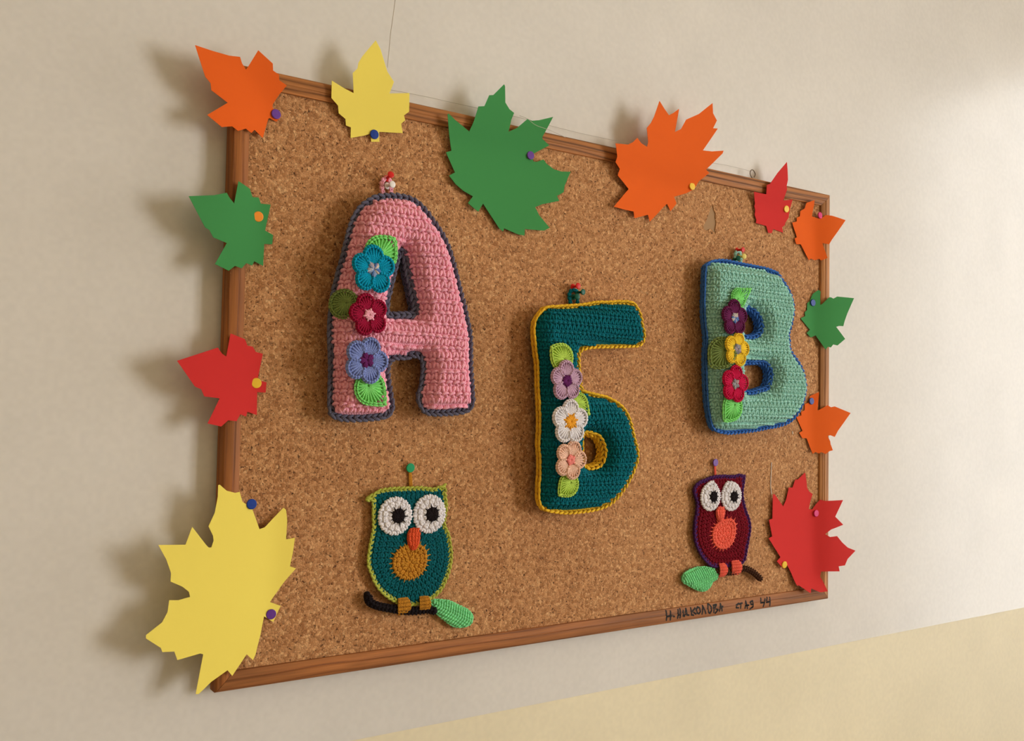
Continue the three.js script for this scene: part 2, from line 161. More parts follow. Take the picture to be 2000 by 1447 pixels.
// cork: pressed granules, each with a tone of its own, dark gaps and bark specks
const CW = 2048, CH = 1366, corkHeight = new Float32Array(CW * CH);
const corkMap = (() => {
  const cell = 5.7, pal = [[225, 176, 124], [211, 157, 106], [200, 144, 94], [188, 133, 84], [173, 117, 70], [150, 96, 54]];
  return dataTexture(CW, CH, (i, j) => {
    const wx = i + 3 * (vnoise(i / 9, j / 9, 11) - 0.5), wy = j + 3 * (vnoise(i / 9, j / 9, 12) - 0.5), ci = Math.floor(wx / cell), cj = Math.floor(wy / cell);
    let d1 = 1e9, d2 = 1e9, a = 0, b = 0;
    for (let y = -1; y <= 1; y++) for (let x = -1; x <= 1; x++) {
      const p = ci + x, q = cj + y, ang = hash(p, q, 3) * 3.1416, dx = wx - (p + 0.05 + 0.9 * hash(p, q, 1)) * cell, dy = wy - (q + 0.05 + 0.9 * hash(p, q, 2)) * cell;
      const e = dx * Math.cos(ang) + dy * Math.sin(ang), f = -dx * Math.sin(ang) + dy * Math.cos(ang), d = Math.sqrt(e * e * 0.62 + f * f * 1.5) - 1.8 * hash(p, q, 9);
      if (d < d1) { d2 = d1; d1 = d; a = p; b = q; } else if (d < d2) d2 = d;
    }
    const h = hash(a, b, 4), patch = vnoise(i / 120, j / 120, 8), k = clamp((h * 0.75 + hash(a, b, 21) * 0.25) * 5.4 - 0.2 + 0.5 * (patch - 0.5), 0, 4.99), lo = pal[Math.floor(k)], hi = pal[Math.floor(k) + 1], t = k % 1;
    let edge = clamp((d2 - d1) / 1.7, 0, 1); const gap = hash(a, b, 5);
    const dark = gap > 0.68 ? 0.74 + 0.26 * edge : 0.9 + 0.1 * edge, grain = 0.92 + 0.16 * vnoise(i / 1.6, j / 1.6, 14);
    const speck = vnoise(i / 3.2, j / 3.2, 16) > 0.885 ? 0.52 : 1;
    corkHeight[j * CW + i] = clamp(0.35 + 0.4 * edge + 0.25 * hash(a, b, 6), 0, 1) * (speck < 1 ? 0.3 : 1);
    const m = dark * grain * speck; return [mix(lo[0], hi[0], t) * m, mix(lo[1], hi[1], t) * m * (speck < 1 ? 0.86 : 1), mix(lo[2], hi[2], t) * m * (speck < 1 ? 0.7 : 1)];
  }, true, false);
})();
const corkBump = dataTexture(CW, CH, (i, j) => { const v = corkHeight[j * CW + i] * 255; return [v, v, v]; }, false, false);
const corkMat = new THREE.MeshStandardMaterial({ map: corkMap, bumpMap: corkBump, bumpScale: 0.0006, roughness: 0.95 });

function wood(seed, tone, lines, contrast = 0.2) {
  const map = dataTexture(1024, 128, (i, j) => {
    const v = j / 128 * lines + 0.9 * (vnoise(i / 210, seed, seed) - 0.5) + 0.35 * (vnoise(i / 60, j / 50, seed + 1) - 0.5);
    const ring = Math.pow(Math.abs(((v % 1) + 1) % 1 - 0.5) * 2, 3.2) * (0.5 + vnoise(Math.floor(v) * 3.7, i / 300, seed + 5)), fine = vnoise(i / 26, j / 1.6, seed + 2), blot = vnoise(i / 90, j / 40, seed + 3);
    const m = (1 - contrast * ring) * (0.9 + 0.18 * fine) * (0.88 + 0.26 * blot); return [tone[0] * m, tone[1] * m * (1 - 0.06 * ring), tone[2] * m * (1 - 0.12 * ring)];
  }, true);
  return new THREE.MeshPhysicalMaterial({ map, roughness: 0.55, clearcoat: 0.04, clearcoatRoughness: 0.4, specularIntensity: 0.35 });
}
const wallMap = (tone, seed) => dataTexture(512, 512, (i, j) => {
  const m = 0.985 + 0.03 * (vnoise(i / 128, j / 128, seed, 4) - 0.5) + 0.025 * (vnoise(i / 32, j / 32, seed + 1, 16) - 0.5) + 0.025 * (vnoise(i / 2, j / 2, seed + 2, 256) - 0.5);
  return [tone[0] * m, tone[1] * m, tone[2] * m];
}, true);
const wallBump = dataTexture(512, 512, (i, j) => { const v = 128 + 110 * (vnoise(i / 32, j / 32, 31, 16) - 0.5) + 50 * (vnoise(i / 8, j / 8, 32, 64) - 0.5) + 40 * (vnoise(i / 2, j / 2, 33, 256) - 0.5); return [v, v, v]; });
const wallMat = new THREE.MeshPhysicalMaterial({ map: wallMap([227, 222, 215], 41), bumpMap: wallBump, bumpScale: 0.0002, roughness: 0.24, specularIntensity: 1.0 });
const dadoMat = new THREE.MeshPhysicalMaterial({ map: wallMap([238, 226, 194], 51), bumpMap: wallBump, bumpScale: 0.00025, roughness: 0.5, specularIntensity: 0.6 });
const creamMat = new THREE.MeshStandardMaterial({ map: wallMap([220, 197, 152], 57), roughness: 0.7 });
const ceilingMat = new THREE.MeshStandardMaterial({ map: wallMap([240, 230, 205], 61), roughness: 0.9 });
const floorMat = new THREE.MeshStandardMaterial({ map: wallMap([150, 147, 144], 70), roughness: 0.5 });
const whitePaint = new THREE.MeshStandardMaterial({ color: '#eeece6', roughness: 0.45 });
const glass = new THREE.MeshPhysicalMaterial({ color: '#ffffff', transmission: 1, thickness: 0, roughness: 0.02, ior: 1.5 });

// ------------------------------------------------------------------ the setting
function box(x0, x1, y0, y1, z0, z1) { const g = new THREE.BoxGeometry(x1 - x0, y1 - y0, z1 - z0); g.translate((x0 + x1) / 2, (y0 + y1) / 2, (z0 + z1) / 2); return metreUV(g); }
function metreUV(g) { const p = g.attributes.position, n = g.attributes.normal, u = g.attributes.uv; for (let i = 0; i < p.count; i++) { const ax = Math.abs(n.getX(i)), ay = Math.abs(n.getY(i)); if (ax > 0.7) u.setXY(i, p.getZ(i), p.getY(i)); else if (ay > 0.7) u.setXY(i, p.getX(i), p.getZ(i)); else u.setXY(i, p.getX(i), p.getY(i)); } return g; }
const DADO = BOARD_Y - 0.3763, { x0: RX0, x1: RX1, z1: RZ1, h: RH } = ROOM;
const backWall = new THREE.Group(); backWall.name = 'wall_back'; backWall.userData.kind = 'structure'; scene.add(backWall);
part('upper_wall', box(RX0 - 0.2, RX1 + 0.25, DADO, RH, -0.2, 0), wallMat, backWall);
part('dado_band', box(RX0 - 0.2, RX1 + 0.25, 0, DADO, -0.2, 0.0004), dadoMat, backWall);
part('hairline_crack', new THREE.TubeGeometry(new THREE.CatmullRomCurve3(pairs(DATA.crack).map(([x, y]) => V(x * MM, BOARD_Y + y * MM, 0.0001))), 24, 0.00022, 5), new THREE.MeshStandardMaterial({ color: '#c6baa6', roughness: 0.9 }), backWall);
struct('wall_left', box(RX0 - 0.2, RX0, 0, RH, 0, RZ1), creamMat);
struct('wall_front', box(RX0 - 0.2, RX1 + 0.25, 0, RH, RZ1, RZ1 + 0.2), creamMat);
struct('floor', box(RX0 - 0.2, RX1 + 0.25, -0.2, 0, -0.2, RZ1 + 0.2), floorMat);
struct('ceiling', box(RX0 - 0.2, RX1 + 0.25, RH, RH + 0.2, -0.2, RZ1 + 0.2), ceilingMat);
{
  const s = new THREE.Shape([new THREE.Vector2(0, 0), new THREE.Vector2(RZ1, 0), new THREE.Vector2(RZ1, RH), new THREE.Vector2(0, RH)]);
  for (const w of WINDOWS) s.holes.push(new THREE.Path([new THREE.Vector2(w.z0, w.y0), new THREE.Vector2(w.z0, w.y1), new THREE.Vector2(w.z1, w.y1), new THREE.Vector2(w.z1, w.y0)]));
  const g = new THREE.ExtrudeGeometry(s, { depth: 0.25, bevelEnabled: false }); g.rotateY(-Math.PI / 2); g.translate(RX1 + 0.25, 0, 0);
  struct('wall_right', metreUV(g), wallMat);
}
WINDOWS.forEach((w, i) => {
  const g = new THREE.Group(); g.name = 'window_' + (i + 1); g.userData.kind = 'structure'; scene.add(g);
  const a = RX1 + 0.11, b = RX1 + 0.17, f = 0.06, mid = (w.z0 + w.z1) / 2, bar = w.y0 + (w.y1 - w.y0) * 0.7;
  part('window_frame', mergeGeometries([box(a, b, w.y0, w.y0 + f, w.z0, w.z1), box(a, b, w.y1 - f, w.y1, w.z0, w.z1), box(a, b, w.y0 + f, w.y1 - f, w.z0, w.z0 + f), box(a, b, w.y0 + f, w.y1 - f, w.z1 - f, w.z1)]), whitePaint, g);
  part('mullion', box(a, b, w.y0 + f, w.y1 - f, mid - 0.04, mid + 0.04), whitePaint, g);
  if (i) part('transom', box(a, b, bar - 0.03, bar + 0.03, w.z0 + f, w.z1 - f), whitePaint, g);
  for (const [z0, z1] of [[w.z0 + f, mid - 0.04], [mid + 0.04, w.z1 - f]]) for (const [y0, y1] of i ? [[w.y0 + f, bar - 0.03], [bar + 0.03, w.y1 - f]] : [[w.y0 + f, w.y1 - f]]) part('pane', box(a + 0.027, a + 0.031, y0, y1, z0, z1), glass, g);
  part('sill', box(RX1 - 0.05, a, w.y0 - 0.03, w.y0, w.z0 - 0.05, w.z1 + 0.05), whitePaint, g);
});
for (const [n, ...b] of [['left', RX0, RX0 + 0.015, 0, 0.09, 0.015, RZ1 - 0.015], ['right', RX1 - 0.015, RX1, 0, 0.09, 0.015, RZ1 - 0.015], ['back', RX0, RX1, 0, 0.09, 0.0005, 0.0155], ['front', RX0, RX1, 0, 0.09, RZ1 - 0.015, RZ1]]) struct('baseboard_' + n, box(...b), whitePaint);

// ------------------------------------------------------------------ the cork board
const CORK = 14, FACE = 20, RAIL = 18;
const PROFILE = [[0, 4], [0, 16.6], [0.4, 18], [1.1, 19], [2.2, 19.7], [3.6, 20], [6.5, 20], [10.4, 19.9], [11, 19.2], [11.8, 19], [13, 19], [15, 18.2], [16.8, 17.3], [17.7, 16.8], [18, 16.4], [18, 10]];
const railHeight = (u) => { for (let i = 1; i < PROFILE.length - 1; i++) if (u <= PROFILE[i][0]) { const [a, b] = PROFILE[i - 1], [c, d] = PROFILE[i]; return c === a ? d : b + (d - b) * (u - a) / (c - a); } return 14; };
const board = thing('cork_board', 'large cork notice board in a stained wooden frame on the wall behind all the decorations', 'notice board', [0, 0, 0]);
{
  const torn = pairs(DATA.torn), s = new THREE.Shape([new THREE.Vector2(-433, -283), new THREE.Vector2(433, -283), new THREE.Vector2(433, 283), new THREE.Vector2(-433, 283)].map((v) => v.multiplyScalar(MM)));
  s.holes.push(new THREE.Path(torn.map(([x, y]) => new THREE.Vector2(x * MM, y * MM))));
  const g = new THREE.ExtrudeGeometry(s, { depth: 0.0012, bevelEnabled: false }); g.translate(0, 0, (CORK - 1.2) * MM);
  const p = g.attributes.position, u = g.attributes.uv; for (let i = 0; i < p.count; i++) u.setXY(i, (p.getX(i) + 0.45) / 0.9, (p.getY(i) + 0.3) / 0.6);
  part('cork_panel', g, corkMat, board);
  part('backing_panel', new THREE.BoxGeometry(0.868, 0.568, 0.0055).translate(0, 0, 0.0101), new THREE.MeshStandardMaterial({ color: '#a98560', roughness: 0.95, bumpMap: paperBump, bumpScale: 0.0004 }), board).userData.label = 'brownish fibreboard backing showing through a torn spot';
}
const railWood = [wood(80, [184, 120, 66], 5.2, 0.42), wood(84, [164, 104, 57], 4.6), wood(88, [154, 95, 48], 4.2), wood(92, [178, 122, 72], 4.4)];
function rail(len, at, turn, mat) {                       // the moulding, mitred at both ends: outer edge at local y = 0, the board towards -y
  const pos = [], uv = [], idx = [], N = 30;
  let acc = 0; const arc = PROFILE.map(([u, z], i) => (acc += i ? Math.hypot(u - PROFILE[i - 1][0], z - PROFILE[i - 1][1]) : 0));
  for (let k = 0; k <= N; k++) PROFILE.forEach(([u, z], i) => { const x = (k / N - 0.5) * (len - 2 * u - 0.5); pos.push(x * MM, -u * MM, z * MM); uv.push(x / 900 + 0.5, arc[i] / acc); });
  const M = PROFILE.length;
  for (let k = 0; k < N; k++) for (let i = 0; i < M - 1; i++) { const a = k * M + i; idx.push(a, a + M, a + 1, a + 1, a + M, a + M + 1); }
  for (const e of [0, N]) { const b = e * M; for (let i = 1; i < M - 1; i++) e ? idx.push(b, b + i + 1, b + i) : idx.push(b, b + i, b + i + 1); }
  for (let k = 0; k < N; k++) { const a = k * M; idx.push(a, a + M - 1, a + M, a + M, a + M - 1, a + 2 * M - 1); }
  let g = new THREE.BufferGeometry(); g.setAttribute('position', new THREE.Float32BufferAttribute(pos, 3)); g.setAttribute('uv', new THREE.Float32BufferAttribute(uv, 2)); g.setIndex(idx); g.computeVertexNormals();
  const m = part('frame_rail', toCreasedNormals(g, 0.28), mat, board); m.position.set(at[0] * MM, at[1] * MM, 0); m.rotation.z = turn; return m;
}
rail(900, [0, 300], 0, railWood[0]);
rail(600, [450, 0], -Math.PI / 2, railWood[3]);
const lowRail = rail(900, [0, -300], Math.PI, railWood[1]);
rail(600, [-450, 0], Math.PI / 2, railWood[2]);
{ // handwriting in black marker on the lower rail
  const parts = [], W = 1.2;
  for (const st of DATA.strokes) {
    const q0 = pairs(st), p = [];                          // short pieces, so that the ink follows the moulding
    q0.forEach(([x, y], i) => { if (!i) return p.push([x, y]); const [a, b] = q0[i - 1], n = Math.ceil(Math.hypot(x - a, y - b) / 1.3); for (let k = 1; k <= n; k++) p.push([mix(a, x, k / n), mix(b, y, k / n)]); });
    for (let i = 1; i < p.length; i++) {
      const [ax, ay] = p[i - 1], [bx, by] = p[i], an = Math.atan2(by - ay, bx - ax), l = Math.hypot(bx - ax, by - ay), s = new THREE.Shape();
      s.absarc(l, 0, W, -Math.PI / 2, Math.PI / 2); s.absarc(0, 0, W, Math.PI / 2, Math.PI * 1.5);
      const g = new THREE.ExtrudeGeometry(s, { depth: 0.1, bevelEnabled: false, curveSegments: 4 }), q = g.attributes.position;
      g.rotateZ(an); g.translate(ax, ay, 0);
      for (let k = 0; k < q.count; k++) q.setZ(k, q.getZ(k) + 0.04 + railHeight(clamp(q.getY(k) + 300, 0.6, 17.5)));
      g.scale(MM, MM, MM); g.rotateZ(Math.PI); g.translate(0, -0.3, 0); parts.push(g);
    }
  }
  const g = mergeGeometries(parts); g.computeVertexNormals();
  part('handwriting', g, new THREE.MeshStandardMaterial({ color: '#1a120c', roughness: 0.8 }), lowRail).userData.label = 'black marker handwriting on the lower rail';
}
const wireMat = new THREE.MeshStandardMaterial({ color: '#6a5a48', metalness: 0.8, roughness: 0.45 });
{
  const c = new THREE.CatmullRomCurve3(pairs(DATA.eye).map(([x, y], i) => V(x * MM, y * MM, (11 + i * 0.22) * MM)));
  part('screw_eye', new THREE.TubeGeometry(c, 48, 0.00065, 8), wireMat, board).userData.label = 'bent wire screw eye on the top rail';
}
{
  const [a, b] = DATA.chips, y = new Yarn(); y.strand(V(a[0], a[1], 14.6), V(b[0], b[1], 14.4), 1.2, UP);
  const m = part('paper_chip', y.geo(), new THREE.MeshStandardMaterial({ color: '#e9dcc8', roughness: 0.8 }), board); m.userData.label = 'tiny white chip stuck to the cork';
  const c = new THREE.CatmullRomCurve3(pairs(DATA.thread).map(([x, y2]) => V(x * MM, y2 * MM, 14.5 * MM)));
  part('loose_fibre', new THREE.TubeGeometry(c, 24, 0.0006, 6), new THREE.MeshStandardMaterial({ color: '#efe9e2', roughness: 0.5 }), board).userData.label = 'pale fibre caught on the cork';
}
{ // clear nylon line strung behind the leaves along the top of the frame
  const mat = new THREE.MeshPhysicalMaterial({ color: '#e6dfd0', roughness: 0.3, transmission: 0.6, thickness: 0 });
  const l1 = pairs(DATA.line1), l2 = pairs(DATA.line2), t = thing('nylon_line', 'thin clear nylon line strung above the top rail and curling over the big green leaf', 'line', [0, 0, 0]);
  part('strung_line', new THREE.TubeGeometry(new THREE.CatmullRomCurve3(l1.map(([x, y]) => V(x * MM, y * MM, 0.006))), 160, 0.0003, 6), mat, t);
  part('loose_end', new THREE.TubeGeometry(new THREE.CatmullRomCurve3(l2.map(([x, y], i) => V(x * MM, y * MM, (i < 7 ? 38.0 : 21.5) * MM))), 80, 0.0003, 6), mat, t);
}

// ------------------------------------------------------------------ paper leaves
function smoothMin(v, k) { let s = 0; for (const a of v) s += Math.exp(-a / k); return -k * Math.log(s); }
function leafHeight(x, y, L) {                             // paper pinned to the cork and levered up over the frame
  const e = smoothMin([x + 450, 450 - x, y + 300, 300 - y], 8), u = (L.ek - e) / 5;
  const sp = 5 * (Math.log1p(Math.exp(-Math.abs(u))) + Math.max(u, 0)), d = Math.hypot(x - L.pin[0], y - L.pin[1]);
  return CORK + 0.9 + 17 * (1 - Math.exp(-L.s * sp / 17)) + L.lift * (d / 60) ** 2;
}
function leafGeometry(L, cx, cy, cz) {
  const o = pairs(L.pts); if (area(o) < 0) o.reverse();
  // outline divided finely, so that the rim follows the bend
  const rim = []; o.forEach(([x, y], i) => { const [c, d] = o[(i + 1) % o.length], n = Math.max(1, Math.round(Math.hypot(c - x, d - y) / 5)); for (let k = 0; k < n; k++) rim.push([mix(x, c, k / n), mix(y, d, k / n)]); });
  let tris = THREE.ShapeUtils.triangulateShape(rim.map(([x, y]) => new THREE.Vector2(x, y)), []).map((t) => t.map((k) => rim[k]));
  for (let r = 0; r < 6; r++) {                            // longest-edge splitting; shared edges split at the same midpoint
    const next = []; let any = false;
    for (const t of tris) {
      const l = [0, 1, 2].map((k) => Math.hypot(t[k][0] - t[(k + 1) % 3][0], t[k][1] - t[(k + 1) % 3][1])), split = l.map((v) => v > 7.5), m = [0, 1, 2].map((k) => [(t[k][0] + t[(k + 1) % 3][0]) / 2, (t[k][1] + t[(k + 1) % 3][1]) / 2]), n = split.filter(Boolean).length;
      if (!n) { next.push(t); continue; } any = true;
      if (n === 3) next.push([t[0], m[0], m[2]], [m[0], t[1], m[1]], [m[2], m[1], t[2]], [m[0], m[1], m[2]]);
      else if (n === 1) { const k = split.indexOf(true); next.push([t[k], m[k], t[(k + 2) % 3]], [m[k], t[(k + 1) % 3], t[(k + 2) % 3]]); }
      else { const k = split.indexOf(false), A = t[k], B = t[(k + 1) % 3], C = t[(k + 2) % 3], mb = m[(k + 1) % 3], mc = m[(k + 2) % 3]; next.push([C, mc, mb], [mc, A, mb], [A, B, mb]); }
    }
    tris = next; if (!any) break;
  }
  const pos = [], nor = [], uv = [], idx = [], T = 0.35, key = new Map();
  const H = (x, y) => leafHeight(x, y, L), N = (x, y) => { const e = 0.5, a = (H(x + e, y) - H(x - e, y)) / (2 * e), b = (H(x, y + e) - H(x, y - e)) / (2 * e); return V(-a, -b, 1).normalize(); };
  const put = (x, y, s, n) => { pos.push((x - cx) * MM, (y - cy) * MM, (H(x, y) + s - cz) * MM); nor.push(n.x, n.y, n.z); uv.push(x / 40, y / 40); return pos.length / 3 - 1; };
  const vert = ([x, y], s) => { const k = x.toFixed(3) + ',' + y.toFixed(3) + ',' + s; if (!key.has(k)) { const n = N(x, y); key.set(k, put(x, y, s ? T : 0, s ? n : n.negate())); } return key.get(k); };
  for (const [a, b, c] of tris) { idx.push(vert(a, 1), vert(b, 1), vert(c, 1)); idx.push(vert(a, 0), vert(c, 0), vert(b, 0)); }
  rim.forEach(([x, y], i) => { const [c, d] = rim[(i + 1) % rim.length], l = Math.hypot(c - x, d - y) || 1, n = V((d - y) / l, -(c - x) / l, 0), a = put(x, y, 0, n), b = put(c, d, 0, n), e = put(c, d, T, n), f = put(x, y, T, n); idx.push(a, b, e, a, e, f); });
  const g = new THREE.BufferGeometry(); g.setAttribute('position', new THREE.Float32BufferAttribute(pos, 3)); g.setAttribute('normal', new THREE.Float32BufferAttribute(nor, 3)); g.setAttribute('uv', new THREE.Float32BufferAttribute(uv, 2)); g.setIndex(idx); return g;
}
const ORANGE = '#ea6420', YELLOW = '#f9e468', GREEN = '#449050', RED = '#d23432';
const LEAVES = [
  ['orangeCorner', ORANGE, 'orange paper maple leaf covering the top left corner of the cork board'],
  ['yellowTop', YELLOW, 'small yellow paper leaf standing above the top rail, held by a blue tack'],
  ['greenTop', GREEN, 'largest green paper maple leaf, under the nylon line at the middle of the top rail'],
  ['orangeTop', ORANGE, 'largest orange paper maple leaf, on the top rail right of the big green leaf'],
  ['redTop', RED, 'small red paper leaf pointing up over the top rail near the right corner'],
  ['orangeRight', ORANGE, 'small orange paper leaf with a magenta tack at the top right corner'],
  ['greenRight', GREEN, 'small green paper leaf crossing the right rail beside the mint letter'],
  ['orangeLowRight', ORANGE, 'small orange paper leaf crossing the right rail above the big red leaf'],
  ['redRight', RED, 'largest red paper maple leaf, at the lower right corner with two tacks'],
  ['greenLeft', GREEN, 'small green paper leaf on the left rail held by an orange tack'],
  ['redLeft', RED, 'red paper leaf on the left rail held by a yellow tack'],
  ['yellowLow', YELLOW, 'largest yellow paper maple leaf, over the lower left corner of the frame'],
];
const paperMats = {};
for (const [k, hex, label] of LEAVES) {
  const L = DATA.leaves[k], z = leafHeight(L.pin[0], L.pin[1], L), m = lit(new THREE.Mesh(leafGeometry(L, L.pin[0], L.pin[1], z), paperMats[hex] ??= paper(hex)));
  m.name = numbered('paper_leaf'); m.position.set(L.pin[0] * MM, BOARD_Y + L.pin[1] * MM, z * MM); scene.add(m); tag(m, label, 'leaf', 'paper maple leaves around the frame');
}

// ------------------------------------------------------------------ thumbtacks and push pins
const plastic = (hex) => new THREE.MeshPhysicalMaterial({ color: hex, roughness: 0.38, specularIntensity: 0.45 });
const P = { purple: plastic('#6d3f9a'), blue: plastic('#1d3f97'), yellow: plastic('#f6c93a'), magenta: plastic('#d81570'), orange: plastic('#ff9c38'), green: plastic('#179a63'), red: plastic('#d5201d'), white: plastic('#efe9e4'), pale: plastic('#f3e27c'), bottle: plastic('#0b5a45') };
const lathe = (p, n = 28) => new THREE.LatheGeometry(p.map(([r, y]) => new THREE.Vector2(r * MM, y * MM)), n).rotateX(Math.PI / 2);
const capGeo = lathe([[0, 0], [4.6, 0], [4.9, 0.15], [5, 0.5], [5, 1.0], [4.85, 1.3], [4.5, 1.45], [3.9, 1.5], [3.5, 1.42], [2, 1.5], [0, 1.55]]), pinGeo = lathe([[0, -4], [0.35, -3.2], [0.5, 0], [0, 0.1]], 10);
const steel = new THREE.MeshStandardMaterial({ color: '#b8b4ac', metalness: 0.9, roughness: 0.3 });
const TACKS = ['holding the orange leaf at the top left corner', 'at the foot of the small yellow leaf on the top rail', 'on the largest green leaf', 'on the largest orange leaf', 'on the small red leaf near the top right corner', 'on the small orange leaf at the top right corner', 'on the small green leaf at the right rail', 'on the small orange leaf low on the right rail', 'on the largest red leaf', 'at the stem of the largest red leaf', 'on the green leaf at the left rail', 'on the red leaf at the left rail', 'at the top of the largest yellow leaf', 'at the stem of the largest yellow leaf', 'above the teal owl, holding its cord', 'above the maroon owl, holding its cord'];
const ON = ['orangeCorner', 'yellowTop', 'greenTop', 'orangeTop', 'redTop', 'orangeRight', 'greenRight', 'orangeLowRight', 'redRight', 'redRight', 'greenLeft', 'redLeft', 'yellowLow', 'yellowLow'];
DATA.tacks.forEach(([c, x, y], i) => {
  const g = thing('thumbtack', c + ' thumbtack ' + TACKS[i], 'thumbtack', [x, y, i < 14 ? leafHeight(x, y, DATA.leaves[ON[i]]) + 0.45 : CORK + 2.6], 'thumbtacks pinned in the cork');
  g.rotation.set((rand() - 0.5) * 0.2, (rand() - 0.5) * 0.2, 0); part('cap', capGeo, P[c], g); part('needle', pinGeo, steel, g);
});
const pushGeo = lathe([[0, 0], [1.1, 0], [3.4, 1.4], [3.7, 1.9], [3.4, 2.4], [2.0, 2.9], [1.55, 4], [1.5, 8], [1.8, 9.6], [2.6, 10.6], [3.5, 11.4], [3.75, 11.9], [3.5, 12.4], [2, 12.7], [0, 12.8]]);
const pushNeedle = lathe([[0, -4.5], [0.3, -3.6], [0.55, 0.2], [0, 0.3]], 10);
const PINS = ['through the loop of the pink letter', 'through the loop of the pink letter, below the red one', 'through the loop of the dark teal letter', 'sticking far out, upper of two at the dark teal letter', 'lower of two at the dark teal letter', 'at the top of the loop of the mint letter', 'in the loop of the mint letter', 'low in the loop of the mint letter'];
DATA.pins.forEach(([, c, x, y, hx, hy], i) => {
  const g = thing('push_pin', (c === 'yellow' ? 'pale yellow' : c === 'green' ? 'dark green' : c) + ' push pin ' + PINS[i], 'push pin', [x, y, CORK + 2.2], 'push pins holding the letters');
  g.quaternion.setFromUnitVectors(V(0, 0, 1), V((hx - x) * 0.9, (hy - y) * 0.9, 12).normalize());
  part('grip', pushGeo, P[{ yellow: 'pale', green: 'bottle' }[c] ?? c], g); part('needle', pushNeedle, steel, g);
});

// ------------------------------------------------------------------ crochet
const grid = (sd, height, x0, x1, y0, y1, step, zm, sign, o) => {       // a cushion face over everything with sd > 0
  const nx = Math.ceil((x1 - x0) / step), ny = Math.ceil((y1 - y0) / step), id = new Int32Array((nx + 1) * (ny + 1)).fill(-1), pos = [], idx = [];
  const at = (i, j) => { const k = j * (nx + 1) + i; if (id[k] < 0) { const x = x0 + i * step, y = y0 + j * step; id[k] = pos.length / 3; pos.push((x - o[0]) * MM, (y - o[1]) * MM, (zm + sign * height(Math.max(0, sd(x, y))) - o[2]) * MM); } return id[k]; };
  const ok = new Uint8Array((nx + 1) * (ny + 1)); for (let j = 0; j <= ny; j++) for (let i = 0; i <= nx; i++) ok[j * (nx + 1) + i] = sd(x0 + i * step, y0 + j * step) > -0.6 ? 1 : 0;
  for (let j = 0; j < ny; j++) for (let i = 0; i < nx; i++) { const k = j * (nx + 1) + i; if (ok[k] && ok[k + 1] && ok[k + nx + 1] && ok[k + nx + 2]) { const a = at(i, j), b = at(i + 1, j), c = at(i + 1, j + 1), d = at(i, j + 1); sign > 0 ? idx.push(a, b, c, a, c, d) : idx.push(a, c, b, a, d, c); } }
  const g = new THREE.BufferGeometry(); g.setAttribute('position', new THREE.Float32BufferAttribute(pos, 3)); g.setIndex(idx); g.computeVertexNormals(); return g;
};
// a crocheted chain along a closed path: a V of two yarn legs per stitch; "across" gives the directions of the two rows
function chain(y, path, pitch, r, z, o, spread, inset, tall) {
  const c = new THREE.CatmullRomCurve3(path.map(([a, b]) => V(a, b)), true, 'catmullrom', 0.5), n = Math.round(c.getLength() / pitch), s = Math.sign(area(path)), pts = c.getSpacedPoints(n);
  for (let k = 0; k < n; k++) {
    const p = pts[k], q = pts[(k + 1) % n], t = q.clone().sub(p).normalize(), out = V(t.y * s, -t.x * s, 0), w = (rand() - 0.5) * 0.8, tn = jit(0.07);
    for (const e of [-1, 1]) {
      const ctr = V(p.x - out.x * (inset + w * 0.4) + out.x * e * spread, p.y - out.y * (inset + w * 0.4) + out.y * e * spread, z + e * tall + w * 0.5).sub(V(...o));
      const side = out.clone().multiplyScalar(e * spread).add(V(0, 0, e * tall)).normalize(), dir = t.clone().addScaledVector(side, 0.42 * (1 + (rand() - 0.5) * 0.5));
      y.bean(ctr, dir, out.clone().add(UP).normalize(), pitch * 0.72, r, r, tn, 0, 0.25);
    }
  }
}
function outlineField(out, holes) {
  return (x, y) => { let ins = inside(out, x, y), d = edgeDistance(out, x, y); for (const h of holes) { if (inside(h, x, y)) ins = false; d = Math.min(d, edgeDistance(h, x, y)); } return ins ? d : -d; };
}
function bounds(p) { const r = [1e9, -1e9, 1e9, -1e9]; for (const [x, y] of p) { r[0] = Math.min(r[0], x); r[1] = Math.max(r[1], x); r[2] = Math.min(r[2], y); r[3] = Math.max(r[3], y); } return r; }

